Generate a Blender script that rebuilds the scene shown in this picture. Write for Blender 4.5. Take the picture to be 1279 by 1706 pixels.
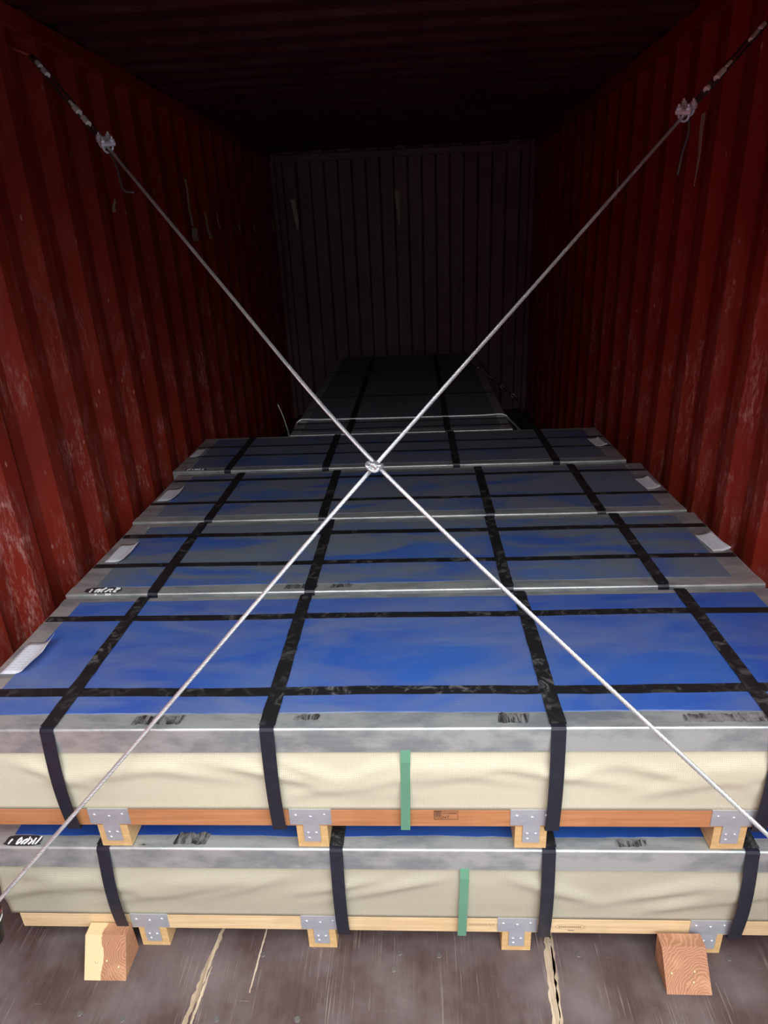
import bpy, bmesh, math, random
from mathutils import Vector, Matrix
for o in list(bpy.data.objects): bpy.data.objects.remove(o)
S = bpy.context.scene
COL = S.collection
random.seed(7)

# ------------------------------------------------------------ camera
FPX = 1090.2
Rw = ((0.99817576, -0.02285649, -0.05588139),   # world x in camera (right, down, forward)
      (0.04263942, -0.38839869, 0.92050439),
      (-0.04274376, -0.92120792, -0.38671557))
cd = bpy.data.cameras.new('camera'); cam = bpy.data.objects.new('camera', cd); COL.objects.link(cam)
cd.sensor_fit = 'VERTICAL'; cd.sensor_height = 36.0; cd.lens = FPX / 1706 * 36.0
M = Matrix(((Rw[0][0], -Rw[0][1], -Rw[0][2]), (Rw[1][0], -Rw[1][1], -Rw[1][2]), (Rw[2][0], -Rw[2][1], -Rw[2][2])))
cam.matrix_world = Matrix.Translation((0.101, -0.687, 1.663)) @ M.to_4x4()
cd.clip_start = 0.02
S.camera = cam

# ------------------------------------------------------------ world light and exposure
S.view_settings.view_transform = 'Standard'; S.view_settings.look = 'None'
S.view_settings.gamma = 1.0; S.view_settings.use_curve_mapping = False
S.view_settings.exposure = 0.36
W = bpy.data.worlds.new('overcast_sky'); S.world = W; W.use_nodes = True
wn = W.node_tree; wn.nodes.clear()
wo = wn.nodes.new('ShaderNodeOutputWorld'); wb = wn.nodes.new('ShaderNodeBackground')
wg = wn.nodes.new('ShaderNodeTexCoord'); wx = wn.nodes.new('ShaderNodeSeparateXYZ'); wr = wn.nodes.new('ShaderNodeValToRGB')
wn.links.new(wg.outputs['Generated'], wx.inputs[0]); wn.links.new(wx.outputs['Z'], wr.inputs[0])
wr.color_ramp.elements.new(0.3); wr.color_ramp.elements.new(0.5)
for e_, (p_, v_) in zip(wr.color_ramp.elements, ((0.0, 0.05), (0.16, 0.10), (0.5, 0.85), (0.9, 1.15))):   # a yard ringed by buildings under a bright overcast
    e_.position = p_; e_.color = (v_ * 0.985, v_, v_ * 1.02, 1)
wn.links.new(wr.outputs[0], wb.inputs[0]); wb.inputs[1].default_value = 4.2
wn.links.new(wb.outputs[0], wo.inputs[0])
pl = bpy.data.lights.new('door_portal', 'AREA'); pl.shape = 'RECTANGLE'; pl.size = 2.6; pl.size_y = 3.0
pl.cycles.is_portal = True
po = bpy.data.objects.new('door_portal', pl); COL.objects.link(po)
po.location = (0, -1.6, 1.2); po.rotation_euler = (math.radians(90), 0, 0)

# ------------------------------------------------------------ node helpers
class NT:
    def __init__(s, name):
        s.m = bpy.data.materials.new(name); s.m.use_nodes = True; s.t = s.m.node_tree
        s.b = s.t.nodes['Principled BSDF']; s.n = s.t.nodes; s.l = s.t.links
        s.tc = s.n.new('ShaderNodeTexCoord'); s.co = s.tc.outputs['Object']
    def setv(s, **k):
        for a, v in k.items(): s.b.inputs[a.replace('_', ' ')].default_value = v
        return s
    def maps(s, scale=(1, 1, 1), rot=(0, 0, 0), loc=(0, 0, 0), src=None):
        n = s.n.new('ShaderNodeMapping'); n.inputs['Scale'].default_value = scale
        n.inputs['Rotation'].default_value = rot; n.inputs['Location'].default_value = loc
        s.l.new(src or s.co, n.inputs[0]); return n.outputs[0]
    def noise(s, vec, scale, detail=3, rough=0.55, dist=0.0):
        n = s.n.new('ShaderNodeTexNoise'); n.inputs['Scale'].default_value = scale
        n.inputs['Detail'].default_value = detail; n.inputs['Roughness'].default_value = rough
        n.inputs['Distortion'].default_value = dist
        s.l.new(vec, n.inputs['Vector']); return n.outputs['Fac']
    def vor(s, vec, scale, feature='F1'):
        n = s.n.new('ShaderNodeTexVoronoi'); n.feature = feature; n.inputs['Scale'].default_value = scale
        s.l.new(vec, n.inputs['Vector']); return n.outputs
    def wave(s, vec, scale, dist=0, detail=2, axis='X', dscale=1.0, typ='BANDS'):
        n = s.n.new('ShaderNodeTexWave'); n.wave_type = typ
        if typ == 'BANDS': n.bands_direction = axis
        n.inputs['Scale'].default_value = scale; n.inputs['Distortion'].default_value = dist
        n.inputs['Detail'].default_value = detail; n.inputs['Detail Scale'].default_value = dscale
        s.l.new(vec, n.inputs['Vector']); return n.outputs['Fac']
    def ramp(s, fac, stops):
        n = s.n.new('ShaderNodeValToRGB'); cr = n.color_ramp
        while len(cr.elements) < len(stops): cr.elements.new(0.5)
        for e, (p, c) in zip(cr.elements, stops):
            e.position = p; e.color = (c, c, c, 1) if isinstance(c, (int, float)) else (*c, 1)
        s.l.new(fac, n.inputs[0]); return n.outputs[0]
    def mix(s, fac, a, b, typ='MIX'):
        n = s.n.new('ShaderNodeMix'); n.data_type = 'RGBA'; n.blend_type = typ
        for i, v in ((0, fac), (6, a), (7, b)):
            if isinstance(v, (int, float)): n.inputs[i].default_value = v
            elif isinstance(v, tuple): n.inputs[i].default_value = (*v, 1)
            else: s.l.new(v, n.inputs[i])
        return n.outputs[2]
    def math(s, op, a, b=None, c=None):
        n = s.n.new('ShaderNodeMath'); n.operation = op
        for i, v in enumerate((a, b, c)):
            if v is None: continue
            if isinstance(v, (int, float)): n.inputs[i].default_value = v
            else: s.l.new(v, n.inputs[i])
        return n.outputs[0]
    def xyz(s, src=None):
        n = s.n.new('ShaderNodeSeparateXYZ'); s.l.new(src or s.co, n.inputs[0]); return n.outputs
    def color(s, c): s.l.new(c, s.b.inputs['Base Color']); return s
    def rough(s, r): s.l.new(r, s.b.inputs['Roughness']); return s
    def bump(s, h, strength=0.3, dist=0.01):
        n = s.n.new('ShaderNodeBump'); n.inputs['Strength'].default_value = strength
        n.inputs['Distance'].default_value = dist; s.l.new(h, n.inputs['Height'])
        s.l.new(n.outputs[0], s.b.inputs['Normal']); return s

def mat_paint(name, base, scuff, wall=True):
    t = NT(name); t.setv(Roughness=0.42, Specular_IOR_Level=0.45)
    big = t.noise(t.co, 2.2, 4)
    c = t.mix(t.ramp(big, [(0.35, 0.0), (0.65, 1.0)]), base, tuple(v * 0.72 for v in base))
    sv = t.maps((22, 22, 5) if wall else (3, 20, 20))
    st = t.noise(sv, 1.6, 6, 0.7, 0.6)
    patch = t.noise(t.co, 3.3, 3, 0.6)
    msk = t.math('MULTIPLY', t.ramp(st, [(0.46, 0.0), (0.6, 1.0)]), t.ramp(patch, [(0.42, 0.0), (0.6, 1.0)]))
    if wall:   # scraped mostly at cargo height
        msk = t.math('MULTIPLY', msk, t.ramp(t.math('ADD', t.math('MULTIPLY', t.xyz()[2], 0.4), t.math('MULTIPLY', patch, 0.3)), [(0.62, 1.0), (0.86, 0.12)]))
    fine = t.noise(t.maps((60, 60, 18)), 2.0, 3, 0.7)
    msk = t.math('MULTIPLY', msk, t.ramp(fine, [(0.4, 0.0), (0.62, 1.0)]))
    dots = t.vor(t.maps((34, 34, 14)), 1.0)[0]
    spots = t.math('MULTIPLY', t.ramp(dots, [(0.07, 1.0), (0.17, 0.0)]), t.ramp(t.noise(t.co, 5.0, 2), [(0.5, 0.0), (0.66, 1.0)]))
    c = t.mix(t.math('MULTIPLY', msk, 0.85), c, scuff)
    c = t.mix(t.math('MULTIPLY', spots, 0.8), c, tuple(min(1, v * 1.3) for v in scuff))
    t.color(c)
    t.rough(t.ramp(st, [(0.3, 0.36), (0.7, 0.6)]))
    t.bump(t.noise(t.co, 14, 5), 0.25, 0.01)
    return t.m
M_RED = mat_paint('container_red_paint', (0.36, 0.034, 0.017), (0.62, 0.3, 0.26))
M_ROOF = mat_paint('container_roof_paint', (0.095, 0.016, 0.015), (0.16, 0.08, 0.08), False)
M_END = mat_paint('container_end_paint', (0.25, 0.14, 0.155), (0.2, 0.13, 0.13))

def mat_floor():
    t = NT('scuffed_brown_plywood'); t.setv(Specular_IOR_Level=0.35)
    g = t.noise(t.maps((60, 3.0, 1)), 1.5, 6, 0.65)
    c = t.mix(g, (0.045, 0.026, 0.025), (0.11, 0.075, 0.072))
    dirt = t.noise(t.co, 5, 5, 0.6)
    c = t.mix(t.ramp(dirt, [(0.40, 0.0), (0.66, 0.85)]), c, (0.165, 0.135, 0.135))
    sc = t.noise(t.maps((210, 2.4, 1), (0, 0, 0.12)), 1.2, 4, 0.7)
    p = t.noise(t.co, 9, 3)
    m1 = t.math('MULTIPLY', t.ramp(sc, [(0.56, 0.0), (0.68, 1.0)]), t.ramp(p, [(0.45, 0.0), (0.65, 1.0)]))
    c = t.mix(t.math('MULTIPLY', m1, 0.85), c, (0.36, 0.31, 0.29))
    sc2 = t.noise(t.maps((10, 150, 1), (0, 0, 0.9)), 1.0, 3, 0.7)
    m2 = t.math('MULTIPLY', t.ramp(sc2, [(0.66, 0.0), (0.72, 1.0)]), t.ramp(t.noise(t.co, 6, 2), [(0.5, 0.0), (0.62, 1.0)]))
    c = t.mix(t.math('MULTIPLY', m2, 0.7), c, (0.3, 0.26, 0.25))
    t.color(c); t.rough(t.ramp(dirt, [(0.3, 0.42), (0.7, 0.62)]))
    t.bump(g, 0.3, 0.003); return t.m
M_FLOOR = mat_floor()

def mat_wood(name, a, b, scale=(3, 60, 60), knots=False, rough=0.6):
    t = NT(name); t.setv(Roughness=rough, Specular_IOR_Level=0.3)
    g = t.noise(t.maps(scale), 1.4, 6, 0.62, 0.5)
    c = t.mix(t.ramp(g, [(0.3, 0.0), (0.7, 1.0)]), a, b)
    bl = t.noise(t.co, 9, 3)
    c = t.mix(t.ramp(bl, [(0.5, 0.0), (0.8, 0.5)]), c, tuple(v * 0.75 for v in a))
    t.color(c); t.bump(g, 0.25, 0.002); return t.m
M_REDWOOD = mat_wood('reddish_brown_board', (0.42, 0.175, 0.07), (0.56, 0.26, 0.12))
M_PINE = mat_wood('pale_pine_board', (0.62, 0.44, 0.23), (0.80, 0.62, 0.38))
M_SKID = mat_wood('yellow_pine_skid', (0.55, 0.34, 0.14), (0.72, 0.50, 0.25), (60, 3, 60))
M_SPLIT = mat_wood('raw_split_wood', (0.26, 0.18, 0.11), (0.62, 0.53, 0.39), (90, 3, 20))

def mat_chock(name, cx, cz, split=None):
    t = NT(name); t.setv(Roughness=0.62, Specular_IOR_Level=0.3)
    v = t.maps((1, 0.35, 1), loc=(-cx, 0, -cz))
    r = t.wave(v, 62, 3.0, 3, dscale=2.0, typ='RINGS')
    n = t.n.new('ShaderNodeTexWave')
    rings = t.wave(t.maps((1, 1, 1), loc=(-cx, 0, -cz)), 55, 2.5, 3, axis='X', dscale=1.4)
    x, y, z = t.xyz()
    rad = t.math('SQRT', t.math('ADD', t.math('POWER', t.math('SUBTRACT', x, cx), 2.0), t.math('POWER', t.math('SUBTRACT', z, cz), 2.0)))
    rad = t.math('ADD', rad, t.math('MULTIPLY', t.noise(t.co, 16, 4), 0.035))
    rg = t.math('SINE', t.math('MULTIPLY', rad, 1150.0))
    c = t.mix(t.ramp(rg, [(0.0, 0.35), (0.9, 1.0)]), (0.28, 0.125, 0.065), (0.47, 0.25, 0.145))
    c = t.mix(t.ramp(t.noise(t.co, 14, 3), [(0.5, 0.0), (0.75, 0.6)]), c, (0.66, 0.40, 0.22))
    if split is not None:
        edge = t.math('ADD', x, t.math('MULTIPLY', t.noise(t.co, 20, 2), 0.03))
        c = t.mix(t.ramp(t.math('MULTIPLY_ADD', edge, 60.0, -split * 60.0), [(0.45, (1.0)), (0.55, 0.0)]), c, (0.72, 0.55, 0.31))
    t.color(c); t.bump(rg, 0.12, 0.001); return t.m

def mat_galv(name, tint=(0.62, 0.665, 0.655), rough=(0.26, 0.44), dirt=0.75, metal=0.6):
    t = NT(name); t.setv(Metallic=metal)
    st = t.noise(t.maps((1.2, 40, 40)), 2.2, 5, 0.65)
    bl = t.noise(t.maps((5, 12, 9)), 1.3, 5, 0.65)
    sp = t.vor(t.maps((90, 90, 90)), 1.0)[1]
    c = t.mix(t.ramp(bl, [(0.44, 0.0), (0.60, dirt)]), tint, (tint[0] * 0.50, tint[1] * 0.54, tint[2] * 0.60))
    c = t.mix(t.math('MULTIPLY', t.ramp(st, [(0.5, 0.0), (0.75, 1.0)]), 0.3), c, tuple(min(1, v * 1.15) for v in tint))
    t.color(c)
    t.rough(t.ramp(st, [(0.25, rough[0]), (0.75, rough[1])]))
    t.bump(st, 0.05, 0.002); return t.m
M_GALV = mat_galv('galvanised_edge')
M_BRKT = mat_galv('galvanised_bracket', (0.62, 0.66, 0.72), (0.35, 0.55), 0.4, 0.6)
M_STEELW = mat_galv('bright_wire', (0.80, 0.84, 0.85), (0.3, 0.45), 0.4, 0.75)
M_DARKW = mat_galv('dull_dark_wire', (0.13, 0.11, 0.11), (0.45, 0.6), 0.2, 0.5)
M_CLIP = mat_galv('zinc_clip', (0.86, 0.90, 0.95), (0.25, 0.4), 0.2, 0.35)

def mat_blue(name, dust, dustc, blue=(0.012, 0.075, 0.46), seed=0.0):
    t = NT(name); t.setv(Specular_IOR_Level=0.5)
    v = t.maps((1, 1, 1), loc=(seed, seed * 1.7, 0))
    st = t.maps((1.6, 4.5, 1), loc=(seed, seed, 0))
    n1 = t.noise(st, 1.7, 5, 0.62, 0.8)
    n2 = t.noise(t.maps((14, 60, 1), (0, 0, 0.2), (seed, 0, 0)), 1.0, 4, 0.7)
    f = t.math('ADD', t.math('MULTIPLY', t.ramp(n1, [(0.36, 0.0), (0.66, 1.0)]), 0.75), t.math('MULTIPLY', n2, 0.35))
    f = t.math('MINIMUM', t.math('MULTIPLY', f, dust), 0.93)
    base = t.mix(t.ramp(t.noise(v, 3, 3), [(0.4, 0.0), (0.6, 1.0)]), blue, (blue[0] * 1.8, blue[1] * 1.5, blue[2] * 1.12))
    c = t.mix(f, base, dustc)
    sc = t.noise(t.maps((9, 120, 1), (0, 0, 1.1), (seed, 0, 0)), 1.0, 3, 0.7)
    m = t.math('MULTIPLY', t.ramp(sc, [(0.70, 0.0), (0.76, 1.0)]), t.ramp(t.noise(v, 4, 2), [(0.52, 0.0), (0.6, 1.0)]))
    c = t.mix(t.math('MULTIPLY', m, 0.5), c, (0.5, 0.55, 0.65))
    t.color(c); t.rough(t.ramp(n1, [(0.3, 0.28), (0.7, 0.5)]))
    t.bump(n1, 0.12, 0.01); return t.m

def mat_cloth(name, a, b, k=1.0):
    t = NT(name); t.setv(Roughness=0.8, Specular_IOR_Level=0.15)
    x, y, z = t.xyz()
    P = 2 * math.pi / 0.0085
    p = t.math('SINE', t.math('MULTIPLY', t.math('ADD', x, z), P)); q = t.math('SINE', t.math('MULTIPLY', t.math('SUBTRACT', x, z), P))
    w = t.math('MULTIPLY', p, q)
    c = t.mix(t.math('MULTIPLY', t.ramp(w, [(0.35, 0.0), (0.85, 1.0)]), k), a, b)
    d = t.noise(t.maps((3, 3, 9)), 1.5, 4)
    c = t.mix(t.ramp(d, [(0.5, 0.0), (0.75, 0.35)]), c, tuple(v * 0.8 for v in a))
    t.color(c); t.bump(w, 0.25, 0.001); return t.m
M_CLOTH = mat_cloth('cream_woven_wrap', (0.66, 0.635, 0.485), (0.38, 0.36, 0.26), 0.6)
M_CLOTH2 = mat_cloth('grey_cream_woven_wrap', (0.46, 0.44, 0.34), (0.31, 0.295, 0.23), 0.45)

def mat_strap():
    t = NT('black_steel_strap'); t.setv(Specular_IOR_Level=0.5, Metallic=0.0)
    n = t.noise(t.maps((30, 8, 30)), 1.5, 5, 0.6)
    c = t.mix(n, (0.008, 0.010, 0.018), (0.022, 0.026, 0.042))
    t.color(c); t.rough(t.ramp(n, [(0.3, 0.28), (0.7, 0.45)])); return t.m
M_STRAP = mat_strap()
def mat_tape(name, base, dust, k):
    t = NT(name); t.setv(Specular_IOR_Level=0.4)
    n = t.noise(t.maps((22, 22, 1)), 1.2, 6, 0.72, 1.0)
    n2 = t.noise(t.co, 4, 3)
    m = t.math('MULTIPLY', t.ramp(n, [(0.52, 0.0), (0.68, 1.0)]), t.ramp(n2, [(0.4, 0.2), (0.6, 1.0)]))
    c = t.mix(t.math('MULTIPLY', m, k), base, dust)
    t.color(c); t.rough(t.ramp(n, [(0.3, 0.30), (0.7, 0.6)])); t.bump(n, 0.2, 0.002); return t.m
M_TAPE = mat_tape('scuffed_black_tape', (0.014, 0.014, 0.016), (0.17, 0.17, 0.165), 0.95)
def mat_rub():
    t = NT('rubbed_black_marks'); t.setv(Roughness=0.45, Metallic=0.4)
    n = t.noise(t.maps((120, 14, 1), (0, 0, 0.25)), 1.3, 5, 0.75); p = t.noise(t.maps((16, 16, 1)), 1.6, 3)
    m = t.math('MULTIPLY', t.ramp(n, [(0.40, 0.0), (0.55, 1.0)]), t.ramp(p, [(0.32, 0.0), (0.5, 1.0)]))
    t.color(t.mix(m, (0.36, 0.365, 0.36), (0.045, 0.042, 0.045))); return t.m
def flat(name, c, r=0.6, metal=0.0, var=0.12):
    t = NT(name); t.setv(Roughness=r, Metallic=metal)
    n = t.noise(t.co, 25, 3)
    t.color(t.mix(t.math('MULTIPLY', n, 1.0), tuple(v * (1 - var) for v in c), tuple(min(1, v * (1 + var)) for v in c))); return t.m
M_GREEN = flat('green_plastic_strap', (0.125, 0.31, 0.205), 0.4)
M_BLACK = flat('black_ink', (0.015, 0.013, 0.013), 0.6)
M_INK = flat('brown_black_stamp_ink', (0.11, 0.065, 0.05), 0.8)
M_INKW = flat('worn_stamp_ink', (0.33, 0.25, 0.16), 0.8)
M_WHITE = flat('white_marker', (0.9, 0.92, 0.93), 0.5, var=0.03)
M_MARK = flat('black_marker_patch', (0.035, 0.03, 0.035), 0.4)
M_NAIL = flat('brass_nail', (0.85, 0.72, 0.40), 0.3, 0.6)
M_SCREW = flat('worn_floor_screw', (0.17, 0.16, 0.155), 0.45, 0.5)
M_SLEEVE = flat('pale_sleeve', (0.93, 0.92, 0.88), 0.5)
M_RUB = mat_rub()
M_BEIGE = flat('beige_tape', (0.62, 0.55, 0.40), 0.7)
M_YARD = flat('wet_asphalt_yard', (0.075, 0.073, 0.072), 0.9)
M_MAROON = flat('maroon_band', (0.25, 0.015, 0.03), 0.5)
def mat_paper():
    t = NT('printed_white_paper'); t.setv(Roughness=0.7)
    x, y, z = t.xyz()
    rows = t.math('SINE', t.math('MULTIPLY', y, 2 * math.pi / 0.011))
    wd = t.noise(t.maps((220, 30, 1)), 1.0, 2)
    m = t.math('MULTIPLY', t.ramp(rows, [(0.5, 0.0), (0.7, 1.0)]), t.ramp(wd, [(0.45, 0.0), (0.5, 1.0)]))
    t.color(t.mix(t.math('MULTIPLY', m, 0.35), (0.80, 0.83, 0.90), (0.25, 0.26, 0.3))); return t.m
M_PAPER = mat_paper()

# ------------------------------------------------------------ mesh helpers
def link(name, bm, mat, parent=None, smooth=False, loc=None):
    me = bpy.data.meshes.new(name); bmesh.ops.recalc_face_normals(bm, faces=bm.faces); bm.to_mesh(me); bm.free()
    if mat: me.materials.append(mat)
    if smooth:
        for p in me.polygons: p.use_smooth = True
    o = bpy.data.objects.new(name, me); COL.objects.link(o)
    if parent: o.parent = parent
    if loc: o.location = loc
    return o
def box(bm, a, b):
    v = [bm.verts.new((x, y, z)) for x in (a[0], b[0]) for y in (a[1], b[1]) for z in (a[2], b[2])]
    for f in ((0, 1, 3, 2), (4, 6, 7, 5), (0, 4, 5, 1), (2, 3, 7, 6), (0, 2, 6, 4), (1, 5, 7, 3)):
        bm.faces.new([v[i] for i in f])
    return v
def bevel(o, w, seg=2):
    m = o.modifiers.new('bevel', 'BEVEL'); m.width = w; m.segments = seg; m.limit_method = 'ANGLE'; return o
def prism(bm, pts, axis, a, b):
    """closed polygon pts (2D) extruded along axis from a to b"""
    def P(p, t):
        return {'x': (t, p[0], p[1]), 'y': (p[0], t, p[1]), 'z': (p[0], p[1], t)}[axis]
    A = [bm.verts.new(P(p, a)) for p in pts]; B = [bm.verts.new(P(p, b)) for p in pts]
    n = len(pts); bm.faces.new(A); bm.faces.new(B[::-1])
    for i in range(n): bm.faces.new((A[i], B[i], B[(i + 1) % n], A[(i + 1) % n]))
def tube(bm, pts, r, n=8, caps=True):
    pts = [Vector(p) for p in pts]; rings = []
    up = Vector((0, 0, 1)); prev = None
    for i, p in enumerate(pts):
        d = (pts[min(i + 1, len(pts) - 1)] - pts[max(i - 1, 0)]).normalized()
        if prev is None:
            a = d.cross(up if abs(d.z) < 0.95 else Vector((1, 0, 0))).normalized()
        else:
            a = (prev - d * prev.dot(d)).normalized()
        prev = a; b = d.cross(a); rr = r[i] if isinstance(r, (list, tuple)) else r
        rings.append([bm.verts.new(p + (a * math.cos(t) + b * math.sin(t)) * rr) for t in [2 * math.pi * k / n for k in range(n)]])
    for i in range(len(rings) - 1):
        for k in range(n): bm.faces.new((rings[i][k], rings[i][(k + 1) % n], rings[i + 1][(k + 1) % n], rings[i + 1][k]))
    if caps: bm.faces.new(rings[0][::-1]); bm.faces.new(rings[-1])
def smooth_path(pts, step):
    """Catmull-Rom resample"""
    pts = [Vector(p) for p in pts]; out = []
    P = [pts[0] * 2 - pts[1]] + pts + [pts[-1] * 2 - pts[-2]]
    for i in range(1, len(P) - 2):
        L = (P[i + 1] - P[i]).length; n = max(1, int(L / step))
        for k in range(n):
            t = k / n
            out.append(0.5 * ((2 * P[i]) + (-P[i - 1] + P[i + 1]) * t + (2 * P[i - 1] - 5 * P[i] + 4 * P[i + 1] - P[i + 2]) * t * t + (-P[i - 1] + 3 * P[i] - 3 * P[i + 1] + P[i + 2]) * t ** 3))
    out.append(pts[-1]); return out
def strands(bm, path, R, pitch=0.06, n=6, sides=5):
    """twisted wire rope round a path"""
    step = pitch / 9; pts = smooth_path(path, step); prev = None; fr = []; s = 0
    for i, p in enumerate(pts):
        d = (pts[min(i + 1, len(pts) - 1)] - pts[max(i - 1, 0)]).normalized()
        a = d.cross(Vector((0, 0, 1))).normalized() if prev is None else (prev - d * prev.dot(d)).normalized()
        prev = a
        if i: s += (pts[i] - pts[i - 1]).length
        fr.append((p, a, d.cross(a), s))
    r = R * 0.42; h = R - r
    for k in range(n):
        q = [p + (a * math.cos(2 * math.pi * (k / n + s / pitch)) + b * math.sin(2 * math.pi * (k / n + s / pitch))) * h for p, a, b, s in fr]
        tube(bm, q, r, sides)
    tube(bm, [f[0] for f in fr[::3]] + [fr[-1][0]], R * 0.5, 5)
def empty(name, loc, label=None, cat=None, group=None):
    o = bpy.data.objects.new(name, None); o.empty_display_size = 0.1; COL.objects.link(o); o.location = loc
    return tag(o, label, cat, group)
def tag(o, label=None, cat=None, group=None, kind=None):
    if label: o['label'] = label
    if cat: o['category'] = cat
    if group: o['group'] = group
    if kind: o['kind'] = kind
    return o

# ------------------------------------------------------------ the container
IW = 1.165; LEN = 5.87; HT = 2.39
def corr_poly(y0, y1, pitch, phase, depth, fin, fsl):
    """inner profile: (pos, offset) ; offset 0 = inner flat, depth = recess; a far edge of an inner flat falls on phase"""
    pts = []; k = math.floor((y0 - phase) / pitch) - 1
    while phase + k * pitch < y1 + pitch:
        e = phase + k * pitch
        pts += [(e - fin * pitch, 0.0), (e, 0.0), (e + fsl * pitch, depth), (e + (1 - fin - fsl) * pitch, depth)]
        k += 1
    out = [(y, d) for y, d in pts if y0 < y < y1]
    def at(y):
        for (a, da), (b, db) in zip(pts, pts[1:]):
            if a <= y <= b: return da + (db - da) * (y - a) / max(1e-9, b - a)
        return 0
    return [(y0, at(y0))] + out + [(y1, at(y1))]
def side_wall(name, sx, phase, pitch):
    bm = bmesh.new(); pr = corr_poly(0.06, LEN + 0.03, pitch, phase, 0.036, 0.27, 0.25)
    poly = [(sx * (IW + d), y) for y, d in pr] + [(sx * (IW + 0.045), y) for y, d in ((pr[-1][0], 0), (pr[0][0], 0))]
    prism(bm, poly, 'z', 0.0, HT + 0.02)
    return tag(bevel(link(name, bm, M_RED), 0.012, 3), kind='structure')
side_wall('wall_left', -1, 1.73, 0.258)
side_wall('wall_right', 1, 1.56, 0.248)
bm = bmesh.new()
pr = corr_poly(-1.2, 1.2, 0.2505, -0.946 - 0.01, 0.045, 0.43, 0.07)
prism(bm, [(x, LEN + d) for x, d in pr] + [(1.2, LEN + 0.06), (-1.2, LEN + 0.06)], 'z', 0.0, HT + 0.02)
tag(bevel(link('wall_back', bm, M_END), 0.004, 2), kind='structure')
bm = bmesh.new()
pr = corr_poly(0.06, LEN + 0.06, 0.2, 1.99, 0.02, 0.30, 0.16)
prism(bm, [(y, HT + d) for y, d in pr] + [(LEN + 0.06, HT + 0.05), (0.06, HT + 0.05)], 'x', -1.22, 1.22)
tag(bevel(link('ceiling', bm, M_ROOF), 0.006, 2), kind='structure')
bm = bmesh.new(); box(bm, (-1.21, -0.04, -0.03), (1.21, LEN + 0.06, 0.0))
floor = tag(link('floor', bm, M_FLOOR), kind='structure')
# rails, posts, header
for n, a, b in (('trim_1', (-1.2, LEN - 0.03, 2.315), (1.2, LEN, 2.372)), ('trim_2', (-1.21, 0.06, 2.325), (-1.155, LEN, HT)),
                ('trim_3', (1.155, 0.06, 2.325), (1.21, LEN, HT)), ('trim_4', (-1.21, LEN - 0.05, 0), (-1.13, LEN, HT)), ('trim_5', (1.13, LEN - 0.05, 0), (1.21, LEN, HT)),
                ('trim_6', (-1.24, -0.06, -0.15), (-1.14, 0.06, 2.6)), ('trim_7', (1.14, -0.06, -0.15), (1.24, 0.06, 2.6)),
                ('trim_8', (-1.24, -0.06, 2.27), (1.24, 0.06, 2.6)), ('trim_9', (-1.24, -0.10, -0.15), (1.24, -0.04, 0.0))):
    bm = bmesh.new(); box(bm, a, b); tag(bevel(link(n, bm, M_END if n in ('trim_1', 'trim_4', 'trim_5') else M_RED), 0.005), kind='structure')
# open door leaf beside the left post and the yard outside
bm = bmesh.new(); box(bm, (-1.28, -1.22, 0.0), (-1.23, -0.07, 2.5))
for k in range(5): box(bm, (-1.23, -1.1, 0.25 + k * 0.45), (-1.205, -0.2, 0.45 + k * 0.45))
tag(bevel(link('door_1', bm, M_RED), 0.008), kind='structure')
bm = bmesh.new(); box(bm, (-4.3, -9.0, -1.30), (-1.85, -0.35, 3.3))   # unseen red container side, added to darken the right wall and redden reflections
tag(bevel(link('unseen_container_side', bm, M_RED), 0.02), kind='structure')
bm = bmesh.new(); box(bm, (-15, -18, -1.40), (15, 12, -1.30)); tag(link('ground', bm, M_YARD), kind='structure')

# floor wear and screws
def splinter(x0, y0, x1, y1, w, seed):
    random.seed(seed); bm = bmesh.new(); n = 26; L = []; R_ = []
    for i in range(n + 1):
        t = i / n; x = x0 + (x1 - x0) * t + random.uniform(-1, 1) * w * 0.12; y = y0 + (y1 - y0) * t
        tw = w * (0.35 + 0.65 * math.sin(math.pi * min(1, 0.12 + t * 0.9))) * random.uniform(0.7, 1.1)
        L.append((x - tw / 2, y)); R_.append((x + tw / 2, y))
    for i in range(n):
        q = [L[i], R_[i], R_[i + 1], L[i + 1]]
        a = [bm.verts.new((*p, 0.0008)) for p in q]; bm.faces.new(a)
    bmesh.ops.remove_doubles(bm, verts=bm.verts, dist=1e-6)
    o = link('floor_split', bm, M_SPLIT, floor); o['label'] = 'raw pale split in the brown floor boards'
    return o
splinter(-0.478, 0.20, -0.438, 0.50, 0.016, 1)
splinter(-0.462, 0.20, -0.446, 0.36, 0.008, 5)
splinter(-0.337, 0.30, -0.325, 0.50, 0.005, 2)
splinter(0.378, 0.20, 0.403, 0.52, 0.024, 3)
splinter(0.392, 0.22, 0.412, 0.52, 0.010, 4)
for x, y in ((-0.625, .237), (-.402, .242), (-.212, .245), (.008, .361), (.121, .397), (.467, .404), (.023, .402), (-.324, .392), (.83, .40), (-.733, .248)):
    bm = bmesh.new()
    bmesh.ops.create_cone(bm, segments=16, radius1=0.0075, radius2=0.0062, depth=0.0016, cap_ends=True, matrix=Matrix.Translation((x, y, 0.0006)))
    link('floor_screw', bm, M_SCREW, floor)

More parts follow.
